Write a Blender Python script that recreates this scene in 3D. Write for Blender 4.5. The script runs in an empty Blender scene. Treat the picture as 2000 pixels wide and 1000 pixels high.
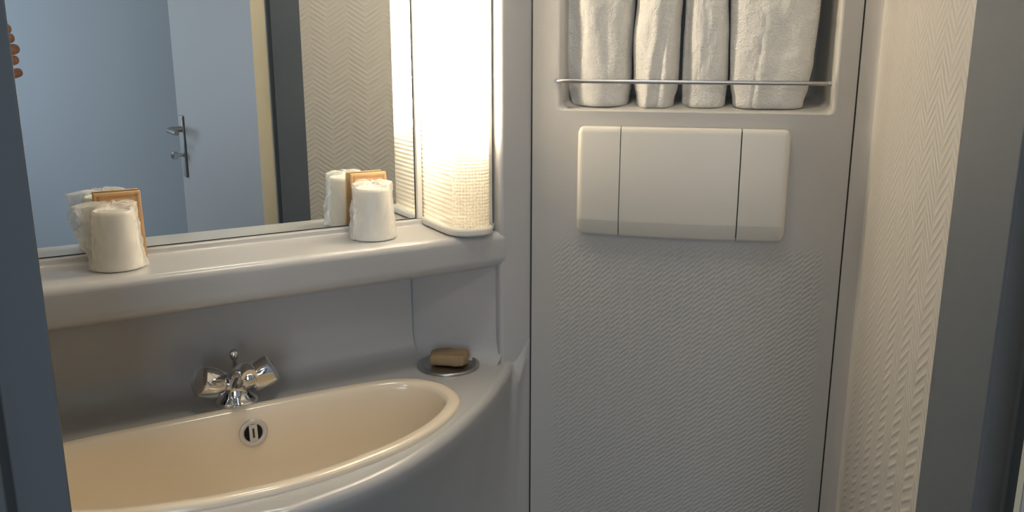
import bpy, bmesh, math, random
from mathutils import Vector, Matrix, noise
R = math.radians
sc = bpy.context.scene
COL = sc.collection

# ------------------------------------------------------------------ camera
cam = bpy.data.objects.new('camera', bpy.data.cameras.new('camera'))
COL.objects.link(cam)
cam.location = (0, 0, 1.42)
cam.rotation_euler = (R(90 - 13.8), 0, 0)
cam.data.sensor_width = 36
cam.data.lens = 1725 / 2000 * 36
cam.data.clip_start = 0.02
sc.camera = cam
H = 1.42                                   # camera height; z values below are written relative to it

# ------------------------------------------------------------------ world, light, exposure
world = bpy.data.worlds.new('world'); sc.world = world
world.use_nodes = True
world.node_tree.nodes['Background'].inputs[0].default_value = (0.62, 0.76, 1.0, 1)
world.node_tree.nodes['Background'].inputs[1].default_value = 1.0
sc.view_settings.view_transform = 'Standard'
sc.view_settings.look = 'None'
sc.view_settings.gamma = 1
sc.view_settings.use_curve_mapping = False
sc.view_settings.exposure = 0.3

def area_light(name, loc, target, sx, sy, power, color):
    l = bpy.data.lights.new(name, 'AREA'); l.shape = 'RECTANGLE'; l.size = sx; l.size_y = sy
    l.energy = power; l.color = color
    o = bpy.data.objects.new(name, l); COL.objects.link(o); o.location = loc
    o.rotation_euler = (Vector(target) - Vector(loc)).to_track_quat('-Z', 'Y').to_euler()
    return o
WINDOW_POWER = 14
TUBE_STRENGTH = 90
area_light('window_daylight', (-0.15, -2.18, 1.45), (0.1, 0, 1.40), 1.25, 1.25, WINDOW_POWER, (0.76, 0.87, 1.0))
area_light('bathroom_ceiling_light', (0.02, 0.98, 2.37), (0.02, 0.98, 0), 0.22, 0.22, 3.2, (1.0, 0.90, 0.76))
bedroom_fill = area_light('bedroom_fill_light', (-0.45, -0.7, 2.36), (-0.45, -0.7, 0), 0.3, 0.3, 5, (1.0, 0.93, 0.82))  # unseen fill light, added to brighten the bedroom reflected in the mirror

# ------------------------------------------------------------------ materials
def mat(name, color, rough=0.5, metal=0.0, spec=0.5, coat=0.0):
    m = bpy.data.materials.new(name); m.use_nodes = True
    b = m.node_tree.nodes['Principled BSDF']
    b.inputs['Base Color'].default_value = (*color, 1)
    b.inputs['Roughness'].default_value = rough
    b.inputs['Metallic'].default_value = metal
    b.inputs['Specular IOR Level'].default_value = spec
    b.inputs['Coat Weight'].default_value = coat
    b.inputs['Coat Roughness'].default_value = 0.15
    return m
def N(m, t): return m.node_tree.nodes.new(t)
def L(m, a, b): m.node_tree.links.new(a, b)
def bsdf(m): return m.node_tree.nodes['Principled BSDF']
def mth(m, op, a, b=None, c=None):
    n = N(m, 'ShaderNodeMath'); n.operation = op
    for i, v in enumerate((a, b, c)):
        if v is None: continue
        if isinstance(v, (int, float)): n.inputs[i].default_value = v
        else: L(m, v, n.inputs[i])
    return n.outputs[0]
def bump(m, h, strength, dist):
    n = N(m, 'ShaderNodeBump'); n.inputs['Strength'].default_value = strength
    n.inputs['Distance'].default_value = dist
    L(m, h, n.inputs['Height']); L(m, n.outputs[0], bsdf(m).inputs['Normal']); return n
def noise_tex(m, scale, detail=2, vec=None):
    n = N(m, 'ShaderNodeTexNoise'); n.inputs['Scale'].default_value = scale; n.inputs['Detail'].default_value = detail
    if vec is None:
        tc = N(m, 'ShaderNodeTexCoord'); vec = tc.outputs['Object']
    L(m, vec, n.inputs['Vector']); return n.outputs['Fac']
def mottled(m, color, amt, scale):
    f = noise_tex(m, scale, 3)
    mix = N(m, 'ShaderNodeMix'); mix.data_type = 'RGBA'
    mix.inputs['A'].default_value = (*[c * (1 - amt) for c in color], 1)
    mix.inputs['B'].default_value = (*[min(1, c * (1 + amt)) for c in color], 1)
    L(m, f, mix.inputs['Factor']); L(m, mix.outputs['Result'], bsdf(m).inputs['Base Color'])

def herringbone(name, color, w, p, slope, strength, saw=False, zmax=None, umin=None, umax=None, rough=0.5):
    """embossed zigzag rows of short slanted ribs, on UV = metres"""
    m = mat(name, color, rough)
    uv = N(m, 'ShaderNodeUVMap'); sx = N(m, 'ShaderNodeSeparateXYZ'); L(m, uv.outputs[0], sx.inputs[0])
    u, v = sx.outputs[0], sx.outputs[1]
    zig = mth(m, 'FLOORED_MODULO', u, w) if saw else mth(m, 'PINGPONG', u, w)
    wave = mth(m, 'SINE', mth(m, 'MULTIPLY', mth(m, 'ADD', v, mth(m, 'MULTIPLY', zig, slope)), 2 * math.pi / p))
    wave = mth(m, 'POWER', mth(m, 'MULTIPLY_ADD', wave, 0.5, 0.5), 2.2)
    edge = mth(m, 'MULTIPLY', mth(m, 'ABSOLUTE', mth(m, 'SUBTRACT', mth(m, 'FLOORED_MODULO', u, w), w / 2.0)), 0.5)   # 0 mid rib .. w/4 at ends
    fade = N(m, 'ShaderNodeMapRange'); fade.interpolation_type = 'SMOOTHSTEP'
    fade.inputs['From Min'].default_value = w * 0.25; fade.inputs['From Max'].default_value = w * 0.14
    L(m, edge, fade.inputs['Value'])
    h = mth(m, 'MULTIPLY', wave, mth(m, 'MULTIPLY_ADD', fade.outputs[0], 0.6, 0.4))
    uneven = noise_tex(m, 9, 2)
    h = mth(m, 'MULTIPLY', h, mth(m, 'MULTIPLY_ADD', uneven, 0.6, 0.5))
    def gate(h, val, lo, hi):
        r = N(m, 'ShaderNodeMapRange'); r.interpolation_type = 'SMOOTHSTEP'
        r.inputs['From Min'].default_value = lo; r.inputs['From Max'].default_value = hi
        L(m, val, r.inputs['Value']); return mth(m, 'MULTIPLY', h, r.outputs[0])
    if zmax is not None: h = gate(h, v, zmax + 0.015, zmax - 0.02)
    if umin is not None: h = gate(h, u, umin, umin + 0.02)
    if umax is not None: h = gate(h, u, umax, umax - 0.02)
    fine = noise_tex(m, 260, 2)
    h = mth(m, 'ADD', h, mth(m, 'MULTIPLY', fine, 0.25))
    bump(m, h, strength, 0.002)
    return m

M = {}
M['grp'] = mat('grey_moulded_plastic', (0.44, 0.44, 0.437), 0.3, coat=0.25)
bump(M['grp'], noise_tex(M['grp'], 300, 2), 0.06, 0.001)
M['wall_back'] = herringbone('embossed_grey_panel', (0.43, 0.415, 0.385), 0.0165, 0.0085, -0.85, 0.42, saw=True, zmax=H - 0.315, umin=0.03, umax=0.465, rough=0.50)
M['wall_right'] = herringbone('embossed_cream_wall', (0.58, 0.545, 0.485), 0.05, 0.0125, 0.6, 0.45, umin=0.05, rough=0.45)
M['niche'] = mat('niche_plastic', (0.52, 0.50, 0.455), 0.4)
M['basin'] = mat('cream_ceramic', (0.80, 0.70, 0.55), 0.14, coat=0.5)
M['chrome'] = mat('chrome', (0.72, 0.72, 0.72), 0.08, 1.0)
M['steel'] = mat('brushed_steel', (0.42, 0.41, 0.40), 0.32, 1.0)
M['satin'] = mat('satin_light_metal', (0.62, 0.60, 0.56), 0.35, 0.3)
M['dark'] = mat('dark_gap', (0.02, 0.018, 0.016), 0.6)
M['mirror'] = mat('mirror_silver', (0.92, 0.95, 0.95), 0.0, 1.0)
M['white_plastic'] = mat('white_plastic', (0.72, 0.69, 0.62), 0.35)
M['plate'] = mat('ivory_plastic', (0.63, 0.595, 0.52), 0.38)
M['cup'] = mat('white_cup', (0.80, 0.77, 0.70), 0.4)
M['kraft'] = mat('kraft_paper', (0.50, 0.33, 0.17), 0.7); mottled(M['kraft'], (0.52, 0.33, 0.16), 0.18, 40)
M['kraft_dark'] = mat('printed_kraft_border', (0.38, 0.21, 0.10), 0.7)
M['kraft_soap'] = mat('soap_wrapper', (0.27, 0.19, 0.10), 0.7); mottled(M['kraft_soap'], (0.27, 0.19, 0.10), 0.15, 60)
M['frame_blue'] = mat('blue_grey_gloss_paint', (0.118, 0.133, 0.145), 0.6, spec=0.22)
bump(M['frame_blue'], noise_tex(M['frame_blue'], 120, 3), 0.08, 0.001)
M['door_paint'] = mat('pale_blue_grey_door_paint', (0.44, 0.45, 0.45), 0.5)
M['cream_edge'] = mat('cream_door_edge', (0.66, 0.60, 0.45), 0.5)
M['room_wall'] = mat('blue_bedroom_wall', (0.36, 0.40, 0.43), 0.8)
M['room_white'] = mat('white_ceiling_paint', (0.7, 0.7, 0.68), 0.8)
M['floor'] = mat('grey_floor_vinyl', (0.22, 0.21, 0.20), 0.5); mottled(M['floor'], (0.22, 0.21, 0.2), 0.1, 20)
M['skin'] = mat('skin', (0.34, 0.16, 0.09), 0.5)
M['skin'].node_tree.nodes['Principled BSDF'].inputs['Subsurface Weight'].default_value = 0.1
M['nail'] = mat('finger_nail', (0.5, 0.28, 0.2), 0.3)

M['towel'] = mat('white_terry_cloth', (0.70, 0.67, 0.61), 0.95, spec=0.1)
M['towel'].node_tree.nodes['Principled BSDF'].inputs['Sheen Weight'].default_value = 0.25
_f = mth(M['towel'], 'ADD', noise_tex(M['towel'], 420, 2), mth(M['towel'], 'MULTIPLY', noise_tex(M['towel'], 70, 3), 1.6))
bump(M['towel'], _f, 0.55, 0.003)

# thin crinkled wrapping film
def film():
    m = mat('clear_crinkled_film', (0.95, 0.94, 0.9), 0.12)
    nt = m.node_tree; b = bsdf(m)
    b.inputs['Specular IOR Level'].default_value = 0.8
    bump(m, noise_tex(m, 90, 3), 0.8, 0.004)
    tr = N(m, 'ShaderNodeBsdfTransparent'); tr.inputs[0].default_value = (0.98, 0.98, 0.97, 1)
    mix = N(m, 'ShaderNodeMixShader')
    fr = N(m, 'ShaderNodeLayerWeight'); fr.inputs[0].default_value = 0.35
    L(m, mth(m, 'MULTIPLY_ADD', fr.outputs['Facing'], 0.5, 0.15), mix.inputs[0])
    L(m, tr.outputs[0], mix.inputs[1]); L(m, b.outputs[0], mix.inputs[2])
    L(m, mix.outputs[0], nt.nodes['Material Output'].inputs[0])
    return m
M['film'] = film()

# lamp diffuser: clear prismatic plastic, scatters part of the light
def diffuser():
    m = bpy.data.materials.new('prismatic_diffuser'); m.use_nodes = True
    nt = m.node_tree; nt.nodes.remove(nt.nodes['Principled BSDF'])
    uv = N(m, 'ShaderNodeUVMap'); sx = N(m, 'ShaderNodeSeparateXYZ'); L(m, uv.outputs[0], sx.inputs[0])
    u, v = sx.outputs[0], sx.outputs[1]
    k = 2 * math.pi / 0.0105
    a = mth(m, 'SINE', mth(m, 'MULTIPLY', mth(m, 'ADD', u, v), k))
    b = mth(m, 'SINE', mth(m, 'MULTIPLY', mth(m, 'SUBTRACT', u, v), k))
    dia = mth(m, 'MULTIPLY_ADD', mth(m, 'MULTIPLY', a, b), 0.5, 0.5)
    rib = mth(m, 'MULTIPLY_ADD', mth(m, 'SINE', mth(m, 'MULTIPLY', v, 2 * math.pi / 0.0075)), 0.5, 0.5)
    side = mth(m, 'LESS_THAN', u, 0.112)
    pat = mth(m, 'ADD', mth(m, 'MULTIPLY', rib, side), mth(m, 'MULTIPLY', dia, mth(m, 'SUBTRACT', 1.0, side)))
    bp = N(m, 'ShaderNodeBump'); bp.inputs['Strength'].default_value = 0.9; bp.inputs['Distance'].default_value = 0.002
    L(m, pat, bp.inputs['Height'])
    tl = N(m, 'ShaderNodeBsdfTranslucent'); tl.inputs[0].default_value = (0.92, 0.88, 0.78, 1); L(m, bp.outputs[0], tl.inputs['Normal'])
    df = N(m, 'ShaderNodeBsdfPrincipled'); df.inputs['Base Color'].default_value = (0.8, 0.77, 0.68, 1)
    df.inputs['Roughness'].default_value = 0.25; L(m, bp.outputs[0], df.inputs['Normal'])
    tr = N(m, 'ShaderNodeBsdfTransparent'); tr.inputs[0].default_value = (0.97, 0.95, 0.9, 1)
    m1 = N(m, 'ShaderNodeMixShader'); m1.inputs[0].default_value = 0.3
    L(m, mth(m, 'MULTIPLY_ADD', side, 0.15, 0.3), m1.inputs[0]); L(m, tl.outputs[0], m1.inputs[1]); L(m, df.outputs[0], m1.inputs[2])
    m2 = N(m, 'ShaderNodeMixShader')
    L(m, mth(m, 'MULTIPLY_ADD', pat, 0.35, 0.50), m2.inputs[0])
    L(m, tr.outputs[0], m2.inputs[1]); L(m, m1.outputs[0], m2.inputs[2])
    L(m, m2.outputs[0], nt.nodes['Material Output'].inputs[0])
    return m
M['diffuser'] = diffuser()
def emit(name, color, strength):
    m = bpy.data.materials.new(name); m.use_nodes = True
    b = bsdf(m); b.inputs['Base Color'].default_value = (0.9, 0.9, 0.9, 1)
    b.inputs['Emission Color'].default_value = (*color, 1); b.inputs['Emission Strength'].default_value = strength
    return m
M['tube'] = emit('fluorescent_tube_glow', (1.0, 0.875, 0.71), TUBE_STRENGTH)

# ------------------------------------------------------------------ helpers
C3, S3 = 0.866025, 0.5
def W(s, d, z):
    """mirror-wall frame: s along the mirror, d out of it, z relative to the camera"""
    return Vector((C3 * s + S3 * (d - 1.338), S3 * s - C3 * (d - 1.338), z + H))
BU, BN = Vector((0.979, -0.205, 0)).normalized(), Vector((-0.205, -0.979, 0)).normalized()
def B(u, off, z):
    """back-wall frame: u to the right from the corner, off towards the room"""
    return Vector((0.031, 1.410, z + H)) + BU * u + BN * off

def mesh(name, verts, faces, m, parent=None, smooth=True, loc=None, uvs=None, bevel=0, seg=2, sub=0, angle=40, mats=None):
    org = Vector(parent['_o']) if parent is not None else (Vector(loc) if loc is not None else Vector((0, 0, 0)))
    me = bpy.data.meshes.new(name)
    me.from_pydata([Vector(v) - org for v in verts], [], faces)
    if uvs is not None:
        ul = me.uv_layers.new(name='UVMap')
        for lp in me.loops: ul.data[lp.index].uv = uvs[lp.vertex_index]
    bm = bmesh.new(); bm.from_mesh(me); bmesh.ops.recalc_face_normals(bm, faces=bm.faces); bm.to_mesh(me); bm.free()
    me.materials.append(m)
    if smooth:
        for p in me.polygons: p.use_smooth = True
        if angle < 180: me.set_sharp_from_angle(angle=R(angle))
    o = bpy.data.objects.new(name, me); COL.objects.link(o)
    if parent is not None: o.parent = parent
    else: o.location = org
    o['_o'] = tuple(org)
    if bevel:
        b = o.modifiers.new('bevel', 'BEVEL'); b.width = bevel; b.segments = seg; b.limit_method = 'ANGLE'; b.angle_limit = R(30)
        b.harden_normals = False
    if sub:
        s_ = o.modifiers.new('sub', 'SUBSURF'); s_.levels = sub; s_.render_levels = sub
    return o
def tag(o, label, cat, group=None):
    o['label'] = label; o['category'] = cat
    if group: o['group'] = group
    return o
def struct(o): o['kind'] = 'structure'; return o
def thing(name, label, cat, loc, group=None):
    o = bpy.data.objects.new(name, None); COL.objects.link(o); o.location = loc; o['_o'] = tuple(loc)
    o.empty_display_size = 0.02
    return tag(o, label, cat, group)
def grid_faces(nr, nc, closed=False, base=0):
    f = []
    for i in range(nr - 1):
        for j in range(nc if closed else nc - 1):
            k = (j + 1) % nc
            f.append((base + i * nc + j, base + i * nc + k, base + (i + 1) * nc + k, base + (i + 1) * nc + j))
    return f
def loft(loops, closed=True, cap0=False, cap1=False):
    v = [p for lp in loops for p in lp]; n = len(loops[0])
    f = grid_faces(len(loops), n, closed)
    if cap0: f.append(tuple(range(n)))
    if cap1: f.append(tuple(range((len(loops) - 1) * n, len(loops) * n)))
    return v, f
def boxpts(fn, a0, a1, b0, b1, c0, c1):
    v = [fn(a, b, c) for a in (a0, a1) for b in (b0, b1) for c in (c0, c1)]
    f = [(0, 1, 3, 2), (4, 6, 7, 5), (0, 4, 5, 1), (2, 3, 7, 6), (0, 2, 6, 4), (1, 5, 7, 3)]
    return v, f
def XYZ(x, y, z): return Vector((x, y, z))
def join(*parts):
    V, F = [], []
    for v, f in parts:
        b = len(V); V += list(v); F += [tuple(i + b for i in q) for q in f]
    return V, F
def tube(path, rad, n=16, caps=True):
    """round sweep along a list of points; rad a number or list"""
    path = [Vector(p) for p in path]; loops = []
    if not isinstance(rad, (list, tuple)): rad = [rad] * len(path)
    up = Vector((0, 0, 1)); prev = None
    for i, p in enumerate(path):
        t = (path[min(i + 1, len(path) - 1)] - path[max(i - 1, 0)]).normalized()
        if prev is None:
            a = t.cross(up if abs(t.z) < 0.9 else Vector((1, 0, 0))).normalized()
        else:
            a = (prev - t * prev.dot(t)).normalized()
        prev = a; b = t.cross(a)
        loops.append([p + (a * math.cos(2 * math.pi * k / n) + b * math.sin(2 * math.pi * k / n)) * rad[i] for k in range(n)])
    return loft(loops, True, caps, caps)
def lathe(prof, origin, axis, n=40, xdir=None, shape=None):
    """prof: (radius, height) along axis; shape(angle) multiplies the radius"""
    axis = Vector(axis).normalized()
    a = axis.cross(Vector((0, 0, 1)) if abs(axis.z) < 0.95 else Vector((1, 0, 0))).normalized()
    b = axis.cross(a); loops = []
    for r, h in prof:
        loops.append([Vector(origin) + axis * h + (a * math.cos(2 * math.pi * k / n) + b * math.sin(2 * math.pi * k / n)) * r * (shape(2 * math.pi * k / n, h) if shape else 1) for k in range(n)])
    return loft(loops, True, prof[0][0] > 1e-5, prof[-1][0] > 1e-5)
def fill(outer, holes=()):
    bm = bmesh.new(); es = []
    for lp in (outer, *holes):
        vs = [bm.verts.new(p) for p in lp]
        es += [bm.edges.new((vs[i], vs[(i + 1) % len(vs)])) for i in range(len(vs))]
    bmesh.ops.triangle_fill(bm, edges=es, use_beauty=True)
    bm.verts.index_update()
    V = [v.co.copy() for v in bm.verts]; F = [tuple(v.index for v in f.verts) for f in bm.faces]
    bm.free(); return V, F
def prism(fn, pts, c0, c1):
    """closed outline pts (a,b) swept between c0 and c1"""
    n = len(pts)
    v = [fn(a, b, c0) for a, b in pts] + [fn(a, b, c1) for a, b in pts]
    f = [(i, (i + 1) % n, n + (i + 1) % n, n + i) for i in range(n)] + [tuple(range(n)), tuple(range(n, 2 * n))]
    return v, f
def smoothstep(a, b, x):
    t = max(0, min(1, (x - a) / (b - a))); return t * t * (3 - 2 * t)
def catmull(pts, n):
    out = []
    P = [pts[0]] + list(pts) + [pts[-1]]
    for i in range(1, len(P) - 2):
        for k in range(n):
            t = k / n
            out.append(tuple(0.5 * (2 * P[i][j] + (P[i + 1][j] - P[i - 1][j]) * t + (2 * P[i - 1][j] - 5 * P[i][j] + 4 * P[i + 1][j] - P[i + 2][j]) * t * t + (-P[i - 1][j] + 3 * P[i][j] - 3 * P[i + 1][j] + P[i + 2][j]) * t ** 3) for j in range(len(pts[0]))))
    out.append(tuple(pts[-1])); return out

# ------------------------------------------------------------------ room shell
ZF, ZC = -H, 0.98
def wallbox(name, x0, x1, y0, y1, m, z0=ZF, z1=ZC):
    v, f = boxpts(lambda x, y, z: XYZ(x, y, z + H), x0, x1, y0, y1, z0, z1)
    return struct(mesh(name, v, f, m, smooth=False))
wallbox('floor', -2.1, 1.2, -2.4, 1.7, M['floor'], ZF - 0.05, ZF)
wallbox('ceiling', -2.1, 1.2, -2.4, 1.7, M['room_white'], ZC, ZC + 0.05)

# back wall: moulded panel with a towel niche
NI = (0.040, 0.4565, -0.109, 0.40)          # niche opening
def rrect(u0, u1, z0, z1, r, n=8):
    pts = []
    for cx, cz, a0 in ((u1 - r, z1 - r, 0), (u0 + r, z1 - r, 90), (u0 + r, z0 + r, 180), (u1 - r, z0 + r, 270)):
        for k in range(n + 1):
            a = R(a0 + 90 * k / n); pts.append((cx + r * math.cos(a), cz + r * math.sin(a)))
    return pts
PW = 0.4825
hole = rrect(*NI, 0.009)
outer = [(0.0015, ZF), (PW, ZF), (PW, ZC), (0.0015, ZC)]
v1, f1 = fill([B(u, 0, z) for u, z in outer], [[B(u, 0, z) for u, z in hole]])
def uvB(vs):
    return [((p - B(0, 0, 0)).dot(BU), p.z) for p in vs]
struct(mesh('wall_back', v1, f1, M['wall_back'], smooth=False, uvs=uvB(v1)))
# niche liner: fillet, sloping sides, back
loops = []
for inset, dep, zz in ((0, 0, 0), (0.0018, -0.0004, 0), (0.0038, -0.0018, 0.0005), (0.0055, -0.005, 0.001), (0.0062, -0.010, 0.002), (0.0095, -0.06, 0.007), (0.016, -0.125, 0.012), (0.026, -0.135, 0.013), (0.05, -0.137, 0.013)):
    u0, u1, z0, z1 = NI
    loops.append([B(u, dep, z) for u, z in rrect(u0 + inset * 1.6, u1 - inset, z0 + inset * 0.3 + zz, z1 - inset, 0.009)])
v, f = loft(loops, True, False, True)
struct(mesh('trim_1', v, f, M['niche'], angle=60))
# dark seams either side of the panel
v, f = boxpts(B, -0.0012, 0.0016, -0.012, -0.001, ZF, ZC); v2, f2 = boxpts(B, PW, PW + 0.0022, -0.012, -0.002, ZF, ZC)
struct(mesh('trim_2', v, f, M['dark'], smooth=False)); struct(mesh('trim_3', v2, f2, M['dark'], smooth=False))
# right wall with coved corner
P_in, P_end = Vector((0.535, 1.3045)), Vector((0.3665, 0.724))
def flat(p): return Vector((p[0], p[1], 0))
b0 = B(PW + 0.0022, 0, 0); prof = [(b0.x, b0.y)]
bu = Vector((BU.x, BU.y)); rw = (P_end - P_in).normalized(); rad = 0.024
a_ = P_in - bu * rad; c_ = P_in + rw * rad
prof.append((prof[0][0] + bu.x * 0.002, prof[0][1] + bu.y * 0.002))
for k in range(13):
    t = k / 12; q = a_ * (1 - t) ** 2 + P_in * 2 * t * (1 - t) + c_ * t * t; 
    if (q - Vector(prof[-1])).length > 1e-4: prof.append((q.x, q.y))
for k in range(1, 21): q = c_.lerp(P_end, k / 20); prof.append((q.x, q.y))
prof += [(P_end.x + 0.012, P_end.y), (1.12, P_end.y), (1.12, 1.62), (-0.2, 1.62)]
per = [0]
for i in range(1, len(prof)): per.append(per[-1] + math.dist(prof[i], prof[i - 1]))
NSTRIP = 8
vs = [(q[0], q[1], z + H) for z in (ZF, ZC) for q in prof[:NSTRIP + 1]]
M['strip'] = mat('grey_strip_painted_shade', (0.46, 0.44, 0.405), 0.42)  # back panel's grey carried into the cove, painting in its lighting gradient
struct(mesh('trim_7', vs, grid_faces(2, NSTRIP + 1), M['strip'], angle=50))
prof = prof[NSTRIP:]; per = per[NSTRIP:]
zs = [ZF, ZC]; vs = []; uvs = []
for z in zs:
    for i, q in enumerate(prof): vs.append((q[0], q[1], z + H)); uvs.append((per[i], z + H))
struct(mesh('wall_right', vs, grid_faces(2, len(prof)), M['wall_right'], uvs=uvs, angle=50))

# mirror-side wall behind the moulded unit, left wall, door wall
v, f = boxpts(W, -0.55, 0.95, -0.10, -0.006, ZF, ZC)
struct(mesh('wall_left', v, f, M['grp'], smooth=False))
wallbox('wall_side', -1.22, -1.14, 0.74, 1.2, M['wall_right'])
wallbox('wall_front', -1.22, -0.556, 0.738, 0.786, M['wall_right'])
wallbox('wall_front_right', 0.402, 1.12, 0.63, 0.72, M['room_wall'])
wallbox('wall_front_top', -0.552, 0.402, 0.640, 0.735, M['room_wall'], 0.66, ZC)
# bedroom beyond the door
wallbox('wall_bedroom_right', 0.98, 1.06, -2.3, 0.64, M['room_wall'])
wallbox('wall_bedroom_left', -2.0, -1.92, -2.3, 0.78, M['room_wall'])
wallbox('wall_bedroom_front', -2.0, -1.14, 0.72, 0.78, M['room_wall'])
v, f = fill([XYZ(x, -2.25, z) for x, z in ((-1.95, 0), (1.0, 0), (1.0, 2.4), (-1.95, 2.4))],
            [[XYZ(x, -2.25, z) for x, z in ((-0.8, 0.8), (0.5, 0.8), (0.5, 2.1), (-0.8, 2.1))]])
struct(mesh('wall_bedroom_back', v, f, M['room_wall'], smooth=False))
wf = join(*[boxpts(XYZ, *q) for q in ((-0.83, -0.77, -2.28, -2.2, 0.77, 2.13), (0.47, 0.53, -2.28, -2.2, 0.77, 2.13), (-0.8, 0.5, -2.28, -2.2, 0.77, 0.83), (-0.8, 0.5, -2.28, -2.2, 2.07, 2.13), (-0.18, -0.12, -2.28, -2.22, 0.8, 2.1))])
struct(mesh('window_1', *wf, M['room_white'], smooth=False))

# door frame: reveal and rebate each side
def jamb(name, pts, m=M['frame_blue']):
    v, f = prism(lambda a, b, c: XYZ(a, b, c + H), pts, ZF, 0.66)
    return struct(mesh(name, v, f, m, bevel=0.0022, seg=2))
jamb('trim_4', [(0.3665, 0.726), (0.3625, 0.628), (0.385, 0.626), (0.384, 0.592), (0.440, 0.590), (0.440, 0.700), (0.400, 0.729)])
jamb('trim_5', [(-0.441, 0.790), (-0.414, 0.750), (-0.4640, 0.750), (-0.4655, 0.733), (-0.560, 0.733), (-0.560, 0.790)])
v, f = boxpts(lambda x, y, z: XYZ(x, y, z + H), -0.45, 0.385, 0.66, 0.76, 0.62, 0.66)
struct(mesh('trim_6', v, f, M['frame_blue'], smooth=False))

# ------------------------------------------------------------------ open door seen in the mirror
hp, he = Vector((0.357, 0.566)), Vector((0.692, -0.151))
du = (he - hp).normalized(); dn = Vector((-du.y, du.x))                 # dn: away from the visible face
if dn.x < 0: dn = -dn
LD = (he - hp).length
def D(a, b, z): q = hp + du * a + dn * b; return XYZ(q.x, q.y, z + H)
door = bpy.data.objects.new('door_1', None); COL.objects.link(door); door.location = (hp.x, hp.y, 0); door['_o'] = (hp.x, hp.y, 0)
struct(door)
mesh('door_leaf', *boxpts(D, 0.003, LD, 0, 0.038, ZF + 0.01, 0.60), M['door_paint'], door, bevel=0.0015)
mesh('door_edge', *boxpts(D, -0.001, 0.003, 0.0, 0.038, ZF + 0.01, 0.60), M['cream_edge'], door, smooth=False)
hx = LD - 0.055; hz = -0.32
hd = mesh('door_handle', *join(boxpts(D, hx - 0.019, hx + 0.019, -0.007, -0.0005, hz - 0.13, hz + 0.075),), M['steel'], door, bevel=0.003)
lev = [D(hx, -0.002, hz + 0.03), D(hx, -0.030, hz + 0.03), D(hx - 0.004, -0.045, hz + 0.03), D(hx - 0.02, -0.052, hz + 0.03), D(hx - 0.11, -0.050, hz + 0.028)]
mesh('lever', *tube(lev, [0.010, 0.009, 0.009, 0.009, 0.008]), M['steel'], hd)
mesh('privacy_knob', *lathe([(0.006, 0), (0.006, 0.018), (0.013, 0.02), (0.014, 0.034), (0.009, 0.04), (0, 0.041)], D(hx, -0.006, hz - 0.055), D(0, -1, 0) - D(0, 0, 0), 20), M['chrome'], hd)

# ------------------------------------------------------------------ moulded washstand unit
unit = thing('moulded_washstand', 'grey moulded washstand surround with mirror ledge and curved deck around the cream basin', 'washstand', W(0.24, 0.2, ZF))
S0 = -0.24
# ledge (profile swept along s)
def arc(cx, cy, r, a0, a1, n):
    return [(cx + r * math.cos(R(a0 + (a1 - a0) * k / n)), cy + r * math.sin(R(a0 + (a1 - a0) * k / n))) for k in range(n + 1)]
led = [(-0.004, -0.292), (0.009, -0.292)] + arc(0.009, -0.2945, 0.0025, 90, 0, 4)[1:] + [(0.0125, -0.297)] + arc(0.0165, -0.297, 0.004, 180, 270, 4)[1:]
led += [(0.06, -0.3015)] + arc(0.118, -0.315, 0.0135, 90, 5, 10) + [(0.1315, -0.325), (0.131, -0.340)] + arc(0.113, -0.342, 0.018, 0, -70, 8) + [(0.08, -0.372), (0.04, -0.380), (-0.004, -0.392)]
sl = [S0 + (0.684 - S0) * i / 24 for i in range(25)]
mesh('ledge', *loft([[W(s, d, z) for d, z in led] for s in sl], False), M['grp'], unit, angle=70)
# backsplash with cove down to the deck, and the angled panel behind the soap dish
ZD = -0.523
bs = [(0.0, -0.385), (0.0, -0.46), (0.001, -0.49), (0.006, -0.508), (0.016, -0.519), (0.030, -0.5228), (0.05, -0.5232)]
bsl = [[W(s, d, z) for d, z in bs] for s in (S0, 0.1, 0.3, 0.5, 0.5745)]
mesh('backsplash', *loft(bsl, False), M['grp'], unit, angle=70)
pa, pb = Vector((0.5745, -0.006)), Vector((0.6835, 0.122))
pd = (pb - pa).normalized(); pn = Vector((-pd.y, pd.x))
if pn.x > 0: pn = -pn
pv = []
for t in (0, 0.02, 0.5, 1.0):
    q = pa.lerp(pb, t)
    pv.append([W(q.x + pn.x * d, q.y + pn.y * d, z) for d, z in [(0, -0.33), (0, -0.46), (0.001, -0.49), (0.005, -0.508), (0.012, -0.518), (0.024, -0.5228), (0.035, -0.5232)]])
mesh('corner_panel', *loft(pv, False), M['grp'], unit, angle=70)
# column / flange at the right, rounded front-left edge
colp = [(0.7335, 0.130), (0.7335, 0.02), (0.676, 0.02), (0.676, 0.108)] + arc(0.684, 0.122, 0.008, 180, 90, 6)
v, f = prism(W, colp, ZF, ZC)
mesh('side_column', v, f, M['grp'], unit, angle=50)

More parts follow.
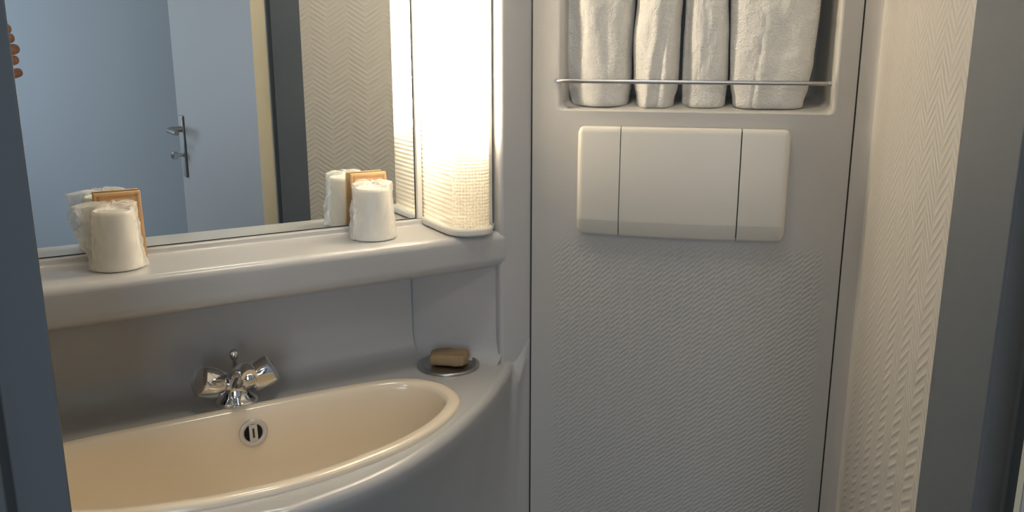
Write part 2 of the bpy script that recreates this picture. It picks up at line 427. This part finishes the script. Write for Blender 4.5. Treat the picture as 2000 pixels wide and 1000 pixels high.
# deck and apron outline in plan (s, d): measured front curve, mirrored about the basin centre
SC = 0.232
front = [(0.7325, 0.1306), (0.708, 0.1306), (0.694, 0.1365), (0.676, 0.161), (0.651, 0.187), (0.612, 0.228), (0.572, 0.264), (0.505, 0.318), (0.450, 0.354), (0.390, 0.386), (0.323, 0.408), (SC, 0.424)]
fr = catmull(front, 6)
frm = [(2 * SC - s, d) for s, d in reversed(fr)][1:]
curve = fr + [q for q in frm if q[0] > S0 - 0.02]
rim_pts = [(SC, 0.1095), (0.30, 0.1095), (0.353, 0.110), (0.41, 0.1115), (0.466, 0.117), (0.508, 0.132), (0.535, 0.160), (0.547, 0.198), (0.542, 0.238), (0.518, 0.272), (0.475, 0.308), (0.42, 0.337), (0.365, 0.355), (0.30, 0.369), (SC, 0.374)]
rr = catmull(rim_pts, 8)
rim = rr[:-1] + [(2 * SC - s, d) for s, d in reversed(rr)][:-1]
NR = len(rim); RC = (SC, 0.235)
def scaled(k, dk=None):
    """inset the rim outline by k metres"""
    out = []
    for i in range(NR):
        p0, p1 = Vector(rim[i - 1]), Vector(rim[(i + 1) % NR])
        t = (p1 - p0).normalized(); n = Vector((-t.y, t.x))
        if n.dot(Vector(RC) - Vector(rim[i])) < 0: n = -n
        q = Vector(rim[i]) + n * k; out.append((q.x, q.y))
    return out
# deck plate with the basin cut out
dk_front = [q for q in curve]
def inset_front(k):
    out = []
    for i in range(len(curve)):
        p0, p1 = Vector(curve[max(i - 1, 0)]), Vector(curve[min(i + 1, len(curve) - 1)])
        t = (p1 - p0).normalized(); n = Vector((t.y, -t.x))
        if n.dot(Vector((SC, 0.1)) - Vector(curve[i])) < 0: n = -n
        q = Vector(curve[i]) + n * k; out.append((q.x, q.y))
    return out
def zrise(s): return 0.040 * smoothstep(0.696, 0.7325, s)
RD = 0.012
top_edge = [(min(s, 0.712), max(d, 0.05)) for s, d in inset_front(RD)]
back = [(S0 - 0.02, 0.045), (0.30, 0.045), (0.545, 0.045), (0.600, 0.065), (0.672, 0.118)]
top_edge = [q for q in top_edge if q[0] < 0.700]
outline = top_edge + back
hole2 = scaled(-0.003)
def Wd(p, z): return W(p[0], p[1], z)
v, f = fill([Wd(p, ZD) for p in outline], [[Wd(p, ZD) for p in hole2]])
mesh('deck', v, f, M['grp'], unit, smooth=False)
# rolled front edge and apron
rows = []
for k in range(7):
    a = R(90 - 15 * k)
    rows.append([(q[0], q[1], ZD - RD + RD * math.sin(a)) for q in inset_front(RD * (1 - math.cos(a)))])
base = 0.1306
for z, fcr in ((-0.548, 0.985), (-0.565, 0.93), (-0.59, 0.85), (-0.63, 0.73), (-0.68, 0.60), (-0.75, 0.45), (-0.85, 0.30), (-1.0, 0.2), (ZF, 0.16)):
    ds = [max(q[1], 0.1306 + 0.020 * smoothstep(0.7325, 0.690, q[0])) for q in curve]
    for it in range(int(60 * smoothstep(-0.54, -0.75, z)) if z < -0.55 else 0):
        ds = [ds[0]] + [(ds[i - 1] + 2 * ds[i] + ds[i + 1]) / 4 for i in range(1, len(ds) - 1)] + [ds[-1]]
    rows.append([(q[0], base + (d_ - base) * fcr if d_ > base else d_, z) for q, d_ in zip(curve, ds)])
av = [[W(s, d, z + (zrise(s) * (1 if i < 10 else 0.5 if i < 12 else 0))) for (s, d, z) in row] for i, row in enumerate(rows)]
mesh('apron', *loft(av, False), M['grp'], unit, angle=180)

# ------------------------------------------------------------------ basin
basin = thing('wash_basin', 'long cream oval ceramic basin sunk into the grey washstand deck', 'basin', W(SC, 0.235, ZD - 0.15))
bl = []
for k, z in ((-0.004, ZD - 0.002), (-0.004, ZD + 0.0035), (-0.0015, ZD + 0.0065), (0.003, ZD + 0.0078), (0.012, ZD + 0.0075), (0.0165, ZD + 0.0045), (0.0190, ZD - 0.003), (0.0205, ZD - 0.018), (0.023, ZD - 0.045), (0.027, ZD - 0.08)):
    bl.append([Wd(p, z) for p in scaled(k)])
inner = scaled(0.026)
for sc_, z in ((0.90, -0.105), (0.78, -0.125), (0.6, -0.137), (0.4, -0.142), (0.2, -0.145), (0.05, -0.146)):
    bl.append([Wd((RC[0] + (p[0] - RC[0]) * sc_, RC[1] + (p[1] - RC[1]) * sc_), ZD + z) for p in inner])
mesh('bowl', *loft(bl, True, False, True), M['basin'], basin, angle=180)
mesh('drain', *lathe([(0.0, 0.004), (0.012, 0.004), (0.02, 0.003), (0.024, 0)], W(SC, 0.235, ZD - 0.146), (0, 0, 1), 32), M['chrome'], basin)
# overflow on the back slope of the bowl
on = (W(0, 1, 0) - W(0, 0, 0)) + Vector((0, 0, 0.10)); on.normalize()
oc = W(0.265, 0.1325, -0.5515)
ring = mesh('overflow_ring', *lathe([(0.0205, -0.004), (0.0205, 0.001), (0.0185, 0.0028), (0.0145, 0.0028), (0.0132, 0.0012), (0.0132, -0.003)], oc, on, 40), M['satin'], basin, angle=60)
mesh('overflow_hole', *lathe([(0.0133, 0.0), (0.0001, 0.0)], oc, on, 30), M['dark'], ring)
osd = Vector((C3, S3, 0)); oup = on.cross(osd).normalized()
def O(a, b, c): return oc + osd * a + oup * b + on * c
mesh('overflow_grille', *boxpts(O, -0.0058, 0.0058, -0.0128, 0.0128, 0.0003, 0.0024), M['satin'], ring, smooth=False)
mesh('overflow_slot', *boxpts(O, -0.0014, 0.0014, -0.0070, 0.0070, 0.0024, 0.0026), M['dark'], ring, smooth=False)

# ------------------------------------------------------------------ tap
FS, FD = 0.258, 0.073
tap = thing('mixer_tap', 'chrome two-handle mixer tap standing on the deck behind the basin', 'tap', W(FS, FD, ZD))
sdir, ddir, zdir = Vector((C3, S3, 0)), Vector((S3, -C3, 0)), Vector((0, 0, 1))
mesh('tap_body', *join(lathe([(0.032, 0), (0.032, 0.003), (0.029, 0.006), (0.021, 0.012), (0.0185, 0.018), (0.018, 0.026), (0.0165, 0.034), (0.011, 0.039), (0, 0.041)], W(FS, FD, ZD), zdir, 36)), M['chrome'], tap, angle=70)
for sg in (-1, 1):
    ax = (sdir * sg * 0.86 + zdir * 0.42 + ddir * 0.20).normalized()
    st = W(FS, FD, ZD + 0.021)
    mesh('valve_neck', *lathe([(0.012, 0.0), (0.012, 0.023), (0.0105, 0.027)], st, ax, 24), M['chrome'], tap, angle=60)
    fac = lambda a, h: 1 - 0.075 * (0.5 + 0.5 * math.cos(5 * a)) ** 0.8
    kb = st + ax * 0.026
    mesh('knob', *lathe([(0.0135, 0), (0.0215, 0.001), (0.0235, 0.004), (0.0242, 0.014), (0.0238, 0.029), (0.0225, 0.0335), (0.019, 0.0355), (0, 0.036)], kb, ax, 50, shape=fac), M['chrome'], tap, angle=35)
sp = [W(FS, FD, ZD + 0.026), W(FS, FD + 0.016, ZD + 0.042), W(FS + 0.001, FD + 0.036, ZD + 0.058), W(FS + 0.002, FD + 0.056, ZD + 0.068), W(FS + 0.003, FD + 0.072, ZD + 0.070), W(FS + 0.003, FD + 0.082, ZD + 0.067)]
mesh('spout', *tube(sp, [0.0125, 0.0125, 0.0118, 0.0115, 0.0115, 0.0108], 24), M['chrome'], tap, angle=50)
mesh('aerator', *lathe([(0.0095, 0), (0.0105, 0.002), (0.0105, 0.013), (0.009, 0.015), (0.008, 0.0145)], W(FS + 0.003, FD + 0.074, ZD + 0.068), -zdir + ddir * 0.15, 24), M['chrome'], tap, angle=50)
mesh('pop_up_rod', *join(lathe([(0.003, 0), (0.003, 0.050), (0.0062, 0.0525), (0.0075, 0.058), (0.0068, 0.063), (0.004, 0.066), (0, 0.0665)], W(FS + 0.004, FD - 0.012, ZD + 0.010), zdir - ddir * 0.05, 24)), M['chrome'], tap, angle=60)

# ------------------------------------------------------------------ soap dish and soap
P0 = W(0.5955, 0.0965, ZD)
dish = thing('soap_dish', 'round stainless steel soap dish set in the right end of the washstand deck', 'soap dish', P0)
mesh('dish', *lathe([(0.0515, 0.0005), (0.0515, 0.003), (0.049, 0.0045), (0.0455, 0.0042), (0.0435, 0.002), (0.034, 0.0008), (0, 0.0005)], P0, zdir, 48), M['steel'], dish, angle=60)
sx_ = Vector((0.985, -0.17, 0)); sy_ = Vector((0.17, 0.985, 0))
def SP(a, b, c): return P0 + Vector((0.002, 0.004, 0.0035)) + sx_ * a + sy_ * b + zdir * c
sv = []
for hgt, kx in ((0, 0.86), (0.004, 1.0), (0.014, 1.0), (0.018, 0.93)):
    sv.append([SP((a * kx * 0.029) + (0.0015 * math.sin(9 * i) if hgt else 0), b * kx * 0.019 + 0.001 * math.cos(7 * i), hgt + 0.0012 * math.sin(5 * a + 3 * b)) for i, (a, b) in enumerate([(-1, -1), (-0.5, -1.02), (0, -1), (0.5, -1.03), (1, -1), (1.05, -0.3), (1.02, 0.4), (1, 1), (0.4, 1.02), (-0.3, 1), (-1, 1), (-1.06, 0.2)])])
v, f = loft(sv, True, True, True)
tag(mesh('wrapped_soap', v, f, M['kraft_soap'], loc=P0, bevel=0.0012, seg=2), 'small brown paper wrapped soap lying on the round steel dish', 'soap')

# ------------------------------------------------------------------ mirror
mir = thing('wall_mirror', 'large frameless wall mirror above the ledge reflecting an open door', 'mirror', W(0.17, 0, -0.29))
mesh('mirror_glass', *boxpts(W, S0, 0.5855, -0.005, 0.0, -0.2905, 0.62), M['mirror'], mir, smooth=False)
mesh('mirror_seal', *join(boxpts(W, S0, 0.5870, -0.005, 0.0006, -0.2922, -0.2905), boxpts(W, 0.5855, 0.5870, -0.005, 0.0006, -0.2922, 0.62)), M['dark'], mir, smooth=False)
mesh('mirror_trim', *join(boxpts(W, 0.5870, 0.5975, -0.005, 0.006, -0.2922, 0.62)), M['white_plastic'], mir, bevel=0.002)

# ------------------------------------------------------------------ lamp
LP0 = W(0.63, 0.07, -0.29)
lamp = thing('mirror_lamp', 'tall lit fluorescent lamp with prismatic cover standing right of the mirror', 'lamp', LP0)
lp = [(0.5985, 0.002), (0.5975, 0.085)] + arc(0.6295, 0.104, 0.032, 180, 95, 10) + [(0.638, 0.1375), (0.648, 0.136), (0.655, 0.131), (0.659, 0.124), (0.660, 0.112)]
def lprof(k=0.0):
    out = []
    for i in range(len(lp)):
        p0, p1 = Vector(lp[max(i - 1, 0)]), Vector(lp[min(i + 1, len(lp) - 1)])
        t = (p1 - p0).normalized(); n = Vector((-t.y, t.x)); q = Vector(lp[i]) + n * k; out.append((q.x, q.y))
    return out
per = [0]
for i in range(1, len(lp)): per.append(per[-1] + math.dist(lp[i], lp[i - 1]))
vs, uvs = [], []
for z in (-0.288, 0.50):
    for i, q in enumerate(lp): vs.append(W(q[0], q[1], z)); uvs.append((per[i], z))
mesh('diffuser', vs, grid_faces(2, len(lp)), M['diffuser'], lamp, uvs=uvs, angle=60)
# tray under the diffuser
tp = lprof(0.006)
ring_pts = tp + [(0.676, 0.112), (0.676, 0.002)]
v, f = prism(W, ring_pts, -0.3005, -0.2885)
mesh('lamp_base', v, f, M['white_plastic'], lamp, bevel=0.0035, seg=3, angle=50)
v, f = prism(W, ring_pts, 0.50, 0.515)
mesh('lamp_cap', v, f, M['white_plastic'], lamp, bevel=0.003)
mesh('side_channel', *join(boxpts(W, 0.6610, 0.6712, 0.002, 0.113, -0.289, 0.50)), M['white_plastic'], lamp, bevel=0.001)
mesh('channel_seal', *boxpts(W, 0.672, 0.6755, 0.002, 0.102, -0.295, 0.50), M['dark'], lamp, smooth=False)
mesh('housing', *boxpts(W, 0.600, 0.665, 0.002, 0.006, -0.289, 0.50), M['white_plastic'], lamp, smooth=False)
tb = mesh('fluorescent_tube', *lathe([(0.0, 0), (0.011, 0.001), (0.013, 0.006), (0.013, 0.594), (0.011, 0.6), (0, 0.6)], W(0.630, 0.106, -0.15), zdir, 24), M['tube'], lamp)
mesh('tube_holder', *lathe([(0.010, -0.022), (0.014, -0.02), (0.014, 0.0), (0.0, 0.0)], W(0.630, 0.106, -0.150), zdir, 20), M['white_plastic'], lamp)

# ------------------------------------------------------------------ cups in film, kraft packets
def make_cup(loc, seed, tail, label):
    t = thing('plastic_cup', label, 'cup', loc, 'film-wrapped cups on the ledge')
    o = Vector(loc)
    prof_ = [(0.0325, 0.0), (0.0340, 0.0012), (0.0340, 0.0035), (0.0325, 0.005), (0.0310, 0.022), (0.0307, 0.0225), (0.0270, 0.074), (0.0262, 0.0775), (0.0245, 0.079), (0.0225, 0.0785), (0.0215, 0.0765), (0, 0.0765)]
    mesh('cup', *lathe(prof_, o, zdir, 48), M['cup'], t, angle=50)
    rnd = random.Random(seed); loops = []
    n = 72
    for i in range(27):
        h = 0.001 + 0.0835 * min(i, 22) / 22
        r = 0.0345 - 0.0078 * (h / 0.085)
        if i >= 22: k = (i - 22) / 4; r = r * (1 - 0.95 * k); h = 0.0845 + 0.004 * math.sin(k * 3.1)
        lp_ = []
        for j in range(n):
            a = 2 * math.pi * j / n
            nz = noise.noise(Vector((math.cos(a) * 2.6, math.sin(a) * 2.6, h * 55)) + Vector((seed, 0, 0)))
            nz2 = abs(noise.noise(Vector((math.cos(a) * 6, math.sin(a) * 6, h * 120)) + Vector((0, seed, 0))))
            dr = 0.0012 + 0.0042 * max(0, nz) + 0.003 * nz2
            if tail:
                aa = math.cos(a - tail[0])
                dr += tail[1] * max(0, aa) ** 10 * smoothstep(0.01, 0.05, h) * (0.75 + 0.5 * nz2 + 0.6 * nz)
            rr_ = r + dr * (1 if i < 22 else (1 - (i - 22) / 4))
            lp_.append(o + Vector((math.cos(a) * rr_, math.sin(a) * rr_, h + (0.004 * nz if 4 < i else 0))))
        loops.append(lp_)
    mesh('film_wrapper', *loft(loops, True, False, True), M['film'], t, angle=50)
    return t
ZS = -0.301
make_cup(W(0.1185, 0.062, ZS), 3.3, (R(200), 0.016), 'white upside-down plastic cup in loose crinkled film, at the left end of the ledge')
make_cup(W(0.487, 0.062, ZS), 8.1, None, 'white upside-down plastic cup in tight film, on the ledge near the lamp')
def packet(s0, s1, label, lean):
    h = 0.094; base_ = W((s0 + s1) / 2, 0.022, ZS)
    t = thing('kraft_packet', label, 'packet', base_, 'kraft packets behind the cups')
    def K(a, b, c): return W(s0 + a, 0.0195 - lean * (c / h) + b, ZS + c)
    w_ = s1 - s0
    mesh('packet_body', *boxpts(K, 0, w_, 0, 0.006, 0.0002, h), M['kraft'], t, bevel=0.0008)
    bd = 0.0035
    mesh('printed_border', *join(boxpts(K, bd, w_ - bd, 0.0061, 0.0066, h - 2 * bd, h - bd), boxpts(K, bd, w_ - bd, 0.0061, 0.0066, bd, 2 * bd), boxpts(K, bd, 2 * bd, 0.0061, 0.0066, bd, h - bd), boxpts(K, w_ - 2 * bd, w_ - bd, 0.0061, 0.0066, bd, h - bd)), M['kraft_dark'], t, smooth=False)
packet(0.101, 0.161, 'brown kraft paper packet leaning on the mirror behind the left cup', 0.013)
packet(0.4715, 0.531, 'brown kraft paper packet leaning on the mirror behind the cup nearer the lamp', 0.013)

# ------------------------------------------------------------------ towels and rail
def towel(name_label, left, right, z0, off_front, depth, seed, ridges=(), lean=0.0, sq=3.2):
    """left/right: list of (z,u); rounded slab standing in the niche"""
    def interp(tab, z):
        if z <= tab[0][0]: return tab[0][1]
        for (za, ua), (zb, ub) in zip(tab, tab[1:]):
            if z <= zb: t = (z - za) / (zb - za); t = t * t * (3 - 2 * t); return ua + (ub - ua) * t
        return tab[-1][1]
    n = 200; NZ = 90; ztop = 0.27; loops = []
    for i in range(-4, NZ + 1):
        z = z0 + (ztop - z0) * max(i, 0) / NZ
        shrink = 1.0
        if i < 0: shrink = (1.0, 0.99, 0.965, 0.92, 0.84)[-i]; z = z0 - (0.0, 0.0022, 0.0045, 0.006, 0.0068)[-i]
        uL, uR = interp(left, z), interp(right, z)
        cu, hu = (uL + uR) / 2, (uR - uL) / 2
        lp_ = []
        for j in range(n):
            a = 2 * math.pi * j / n
            ca, sa = math.cos(a), math.sin(a)
            x = math.copysign(abs(ca) ** (2 / sq), ca); y = math.copysign(abs(sa) ** (2 / sq), sa)
            nz = noise.noise(Vector((x * 1.6 + seed, y * 1.6, z * 14)))
            nz2 = noise.noise(Vector((x * 4 + seed, y * 4, z * 38)))
            nz3 = noise.noise(Vector((x * 9 + seed, y * 9, z * 90)))
            rd = 0.0034 * nz + 0.0011 * nz2 + 0.0006 * nz3
            off = off_front - depth / 2 + y * depth / 2 + lean * (z - z0)
            if y > 0:
                for (u_r, slope, amp, wd) in ridges:
                    uc = u_r + slope * (z - z0)
                    off += amp * math.exp(-(((cu + x * hu) - uc) / wd) ** 2) * y
            off += rd * (1 if y > 0 else -1) * abs(y)
            u = cu + x * hu * shrink + rd * 0.35 * x
            lp_.append(B(u, off_front - depth / 2 + (off - off_front + depth / 2) * shrink, z))
        loops.append(lp_)
    v, f = loft(loops, True, True, True)
    o = mesh('folded_towel', v, f, M['towel'], loc=B((left[0][1] + right[0][1]) / 2, -0.06, z0), angle=180)
    return tag(o, name_label, 'towel', 'white towels in the wall niche')
ZT = -0.0965
towel('leftmost of the four white towels, wide and bulging at its middle', [(-0.098, 0.0560), (-0.07, 0.0480), (-0.02, 0.0435), (0.06, 0.0425)], [(-0.095, 0.148), (-0.07, 0.1515), (-0.02, 0.150), (0.06, 0.153)], ZT, -0.018, 0.085, 1.7,
      ridges=((0.100, -0.10, 0.009, 0.022), (0.058, 0.0, -0.006, 0.012), (0.125, 0.1, 0.005, 0.02)), sq=2.8)
towel('second white towel from the left, narrow with creased overlapping folds', [(-0.095, 0.160), (-0.06, 0.1545), (0.0, 0.1525), (0.06, 0.157)], [(-0.095, 0.219), (-0.07, 0.2245), (0.02, 0.2255), (0.06, 0.2275)], ZT - 0.001, -0.012, 0.09, 5.2,
      ridges=((0.176, 0.13, 0.0045, 0.008), (0.190, 0.10, -0.0035, 0.006), (0.206, 0.06, 0.004, 0.012)), sq=2.5)
towel('third white towel from the left, narrow and smooth with a rounded front', [(-0.095, 0.2320), (-0.06, 0.2300), (0.06, 0.2305)], [(-0.095, 0.2985), (-0.06, 0.3000), (0.0, 0.2985), (0.06, 0.2955)], ZT, -0.014, 0.088, 9.4, ridges=((0.236, 0.0, -0.012, 0.006),), sq=2.6)
towel('rightmost white towel, the widest, with a stitched hem running down it', [(-0.095, 0.3085), (-0.06, 0.3030), (0.0, 0.3010), (0.06, 0.2985)], [(-0.095, 0.4140), (-0.07, 0.4200), (-0.03, 0.4245), (0.06, 0.4290)], ZT, -0.012, 0.095, 13.1,
      ridges=((0.336, 0.10, -0.0025, 0.0018), (0.352, 0.08, -0.0025, 0.0018), (0.344, 0.09, 0.003, 0.008)), sq=4.0)
rail = thing('towel_rail', 'thin steel rail across the front of the towel niche', 'towel rail', B(0.24, 0.003, -0.063))
mesh('rail_bar', *tube([B(0.037, -0.004, -0.0628), B(0.041, 0.002, -0.063), B(0.06, 0.005, -0.063)] + [B(0.06 + 0.38 * k / 12, 0.005, -0.0632) for k in range(1, 12)] + [B(0.436, 0.0045, -0.0635), B(0.446, 0.001, -0.0635)], [0.0018, 0.0024] + [0.0033] * 14, 14), M['steel'], rail)
mesh('rail_end', *lathe([(0.0042, 0), (0.0045, 0.002), (0.0042, 0.0045)], B(0.4425, 0.002, -0.0635), BU, 16), M['steel'], rail)
mesh('rail_end', *lathe([(0.003, 0), (0.003, 0.012)], B(0.0385, 0.004, -0.063), -BN, 12), M['steel'], rail)

# ------------------------------------------------------------------ flush plate
fp = thing('flush_plate', 'wide ivory three-part flush plate on the grey wall below the towels', 'flush plate', B(0.237, 0, -0.30))
def plate_panel(name, u0, u1, rl, rr_, bow):
    zt, zb, zc = -0.1315, -0.3022, -0.2760
    def edge(r, side):
        pass
    n = 10; rowsP = []
    # section from top to bottom: (z, off) front face, lower chamfer, underside
    sec = [(zt, 0.0012), (zt, 0.012), (zt - 0.0012, 0.0152), (zt - 0.004, 0.0170), (zt - 0.009, 0.0175), (-0.20, 0.0195), (zc + 0.001, 0.0200), (zc - 0.0012, 0.0196), (zb + 0.005, 0.0140), (zb + 0.0015, 0.0115), (zb, 0.008), (zb, 0.0012)]
    for (z, off) in sec:
        row = []
        for k in range(25):
            t = k / 24; u = u0 + (u1 - u0) * t
            tz = z; o_ = off
            for rad_, dist in ((rl, u - u0), (rr_, u1 - u)):
                if rad_ and dist < rad_:
                    q = 1 - dist / rad_; dz = rad_ * (1 - math.sqrt(max(0, 1 - q * q)))
                    if z > -0.15: tz = min(tz, zt - dz - (zt - z) * (1 - 0.5 * q))
                    if z < -0.29: tz = max(tz, zb + dz + (z - zb) * (1 - 0.5 * q))
                    o_ = min(o_, 0.0012 + (off - 0.0012) * (1 - 0.30 * q ** 3))
            ug = (u - 0.237) / 0.157
            tz -= bow * (1 - ug * ug) * smoothstep(-0.2, zb, z)
            row.append(B(u, o_, tz))
        rowsP.append(row)
    v, f = loft(rowsP, False)
    nn = 25; ns = len(sec)
    f.append(tuple(i * nn for i in range(ns))); f.append(tuple(i * nn + nn - 1 for i in range(ns)))
    return mesh(name, v, f, M['plate'], fp, angle=32)
plate_panel('side_panel', 0.0765, 0.1423, 0.009, 0, 0.003)
plate_panel('flush_button', 0.1436, 0.3228, 0, 0, 0.003)
plate_panel('side_panel', 0.3245, 0.3945, 0, 0.009, 0.003)
mesh('back_frame', *boxpts(B, 0.082, 0.389, 0.0003, 0.010, -0.298, -0.136), M['dark'], fp, smooth=False)

# ------------------------------------------------------------------ photographer's hand seen in the mirror
def skin_body(name, verts, edges, radii, m, parent=None, loc=(0, 0, 0), root=0):
    me = bpy.data.meshes.new(name); me.from_pydata([Vector(v) - Vector(loc) for v in verts], edges, [])
    o = bpy.data.objects.new(name, me); COL.objects.link(o); o.location = loc; o['_o'] = tuple(loc)
    o.modifiers.new('skin', 'SKIN'); sv_ = me.skin_vertices[0].data
    for i, r in enumerate(radii): sv_[i].radius = (r, r) if not isinstance(r, tuple) else r
    sv_[root].use_root = True
    ss = o.modifiers.new('sub', 'SUBSURF'); ss.levels = 2; ss.render_levels = 2
    me.materials.append(m)
    for p in me.polygons: p.use_smooth = True
    return o
hv = [(0.175, -0.300, -0.34), (0.150, -0.200, -0.24), (0.125, -0.105, -0.145), (0.115, -0.075, -0.105), (0.110, -0.060, -0.070), (0.105, -0.055, -0.035)]
he_ = [(0, 1), (1, 2), (2, 3), (3, 4), (4, 5)]
hr = [0.040, 0.036, 0.027, (0.030, 0.020), (0.034, 0.018), (0.026, 0.015)]
finger = [(-0.020, 0.0), (-0.045, 0.0)]
for k, (zz, ln, rd) in enumerate(((0.036, 0.62, 0.0125), (0.012, 0.74, 0.013), (-0.016, 0.98, 0.0135), (-0.044, 0.86, 0.0125))):
    b_ = len(hv)
    root_ = (5, 5, 4, 3)[k]
    pts = [(0.112, -0.038, zz * 0.8 - 0.010), (0.098, -0.010, zz), (0.078, 0.004, zz + 0.004), (0.058, -0.002, zz + 0.006)]
    for q in pts: hv.append((0.104 + (q[0] - 0.104) * ln - 0.018, q[1], q[2]))
    he_ += [(root_, b_), (b_, b_ + 1), (b_ + 1, b_ + 2), (b_ + 2, b_ + 3)]
    hr += [rd * 1.3, rd * 1.2, rd * 1.12, rd * 1.0]
b_ = len(hv)
hv += [(0.098, -0.060, -0.078), (0.060, -0.040, -0.080), (0.022, -0.026, -0.070)]
he_ += [(3, b_), (b_, b_ + 1), (b_ + 1, b_ + 2)]; hr += [0.016, 0.0145, 0.013]
hand = skin_body('hand', [(0.122 - x, y, z + H - 0.014) for x, y, z in hv], he_, hr, M['skin'], loc=(0.01, -0.06, H - 0.1))
tag(hand, "person's bent brown fingers raised, reflected at the far left edge of mirror", 'person')

for o in bpy.data.objects:
    if '_o' in o: del o['_o']
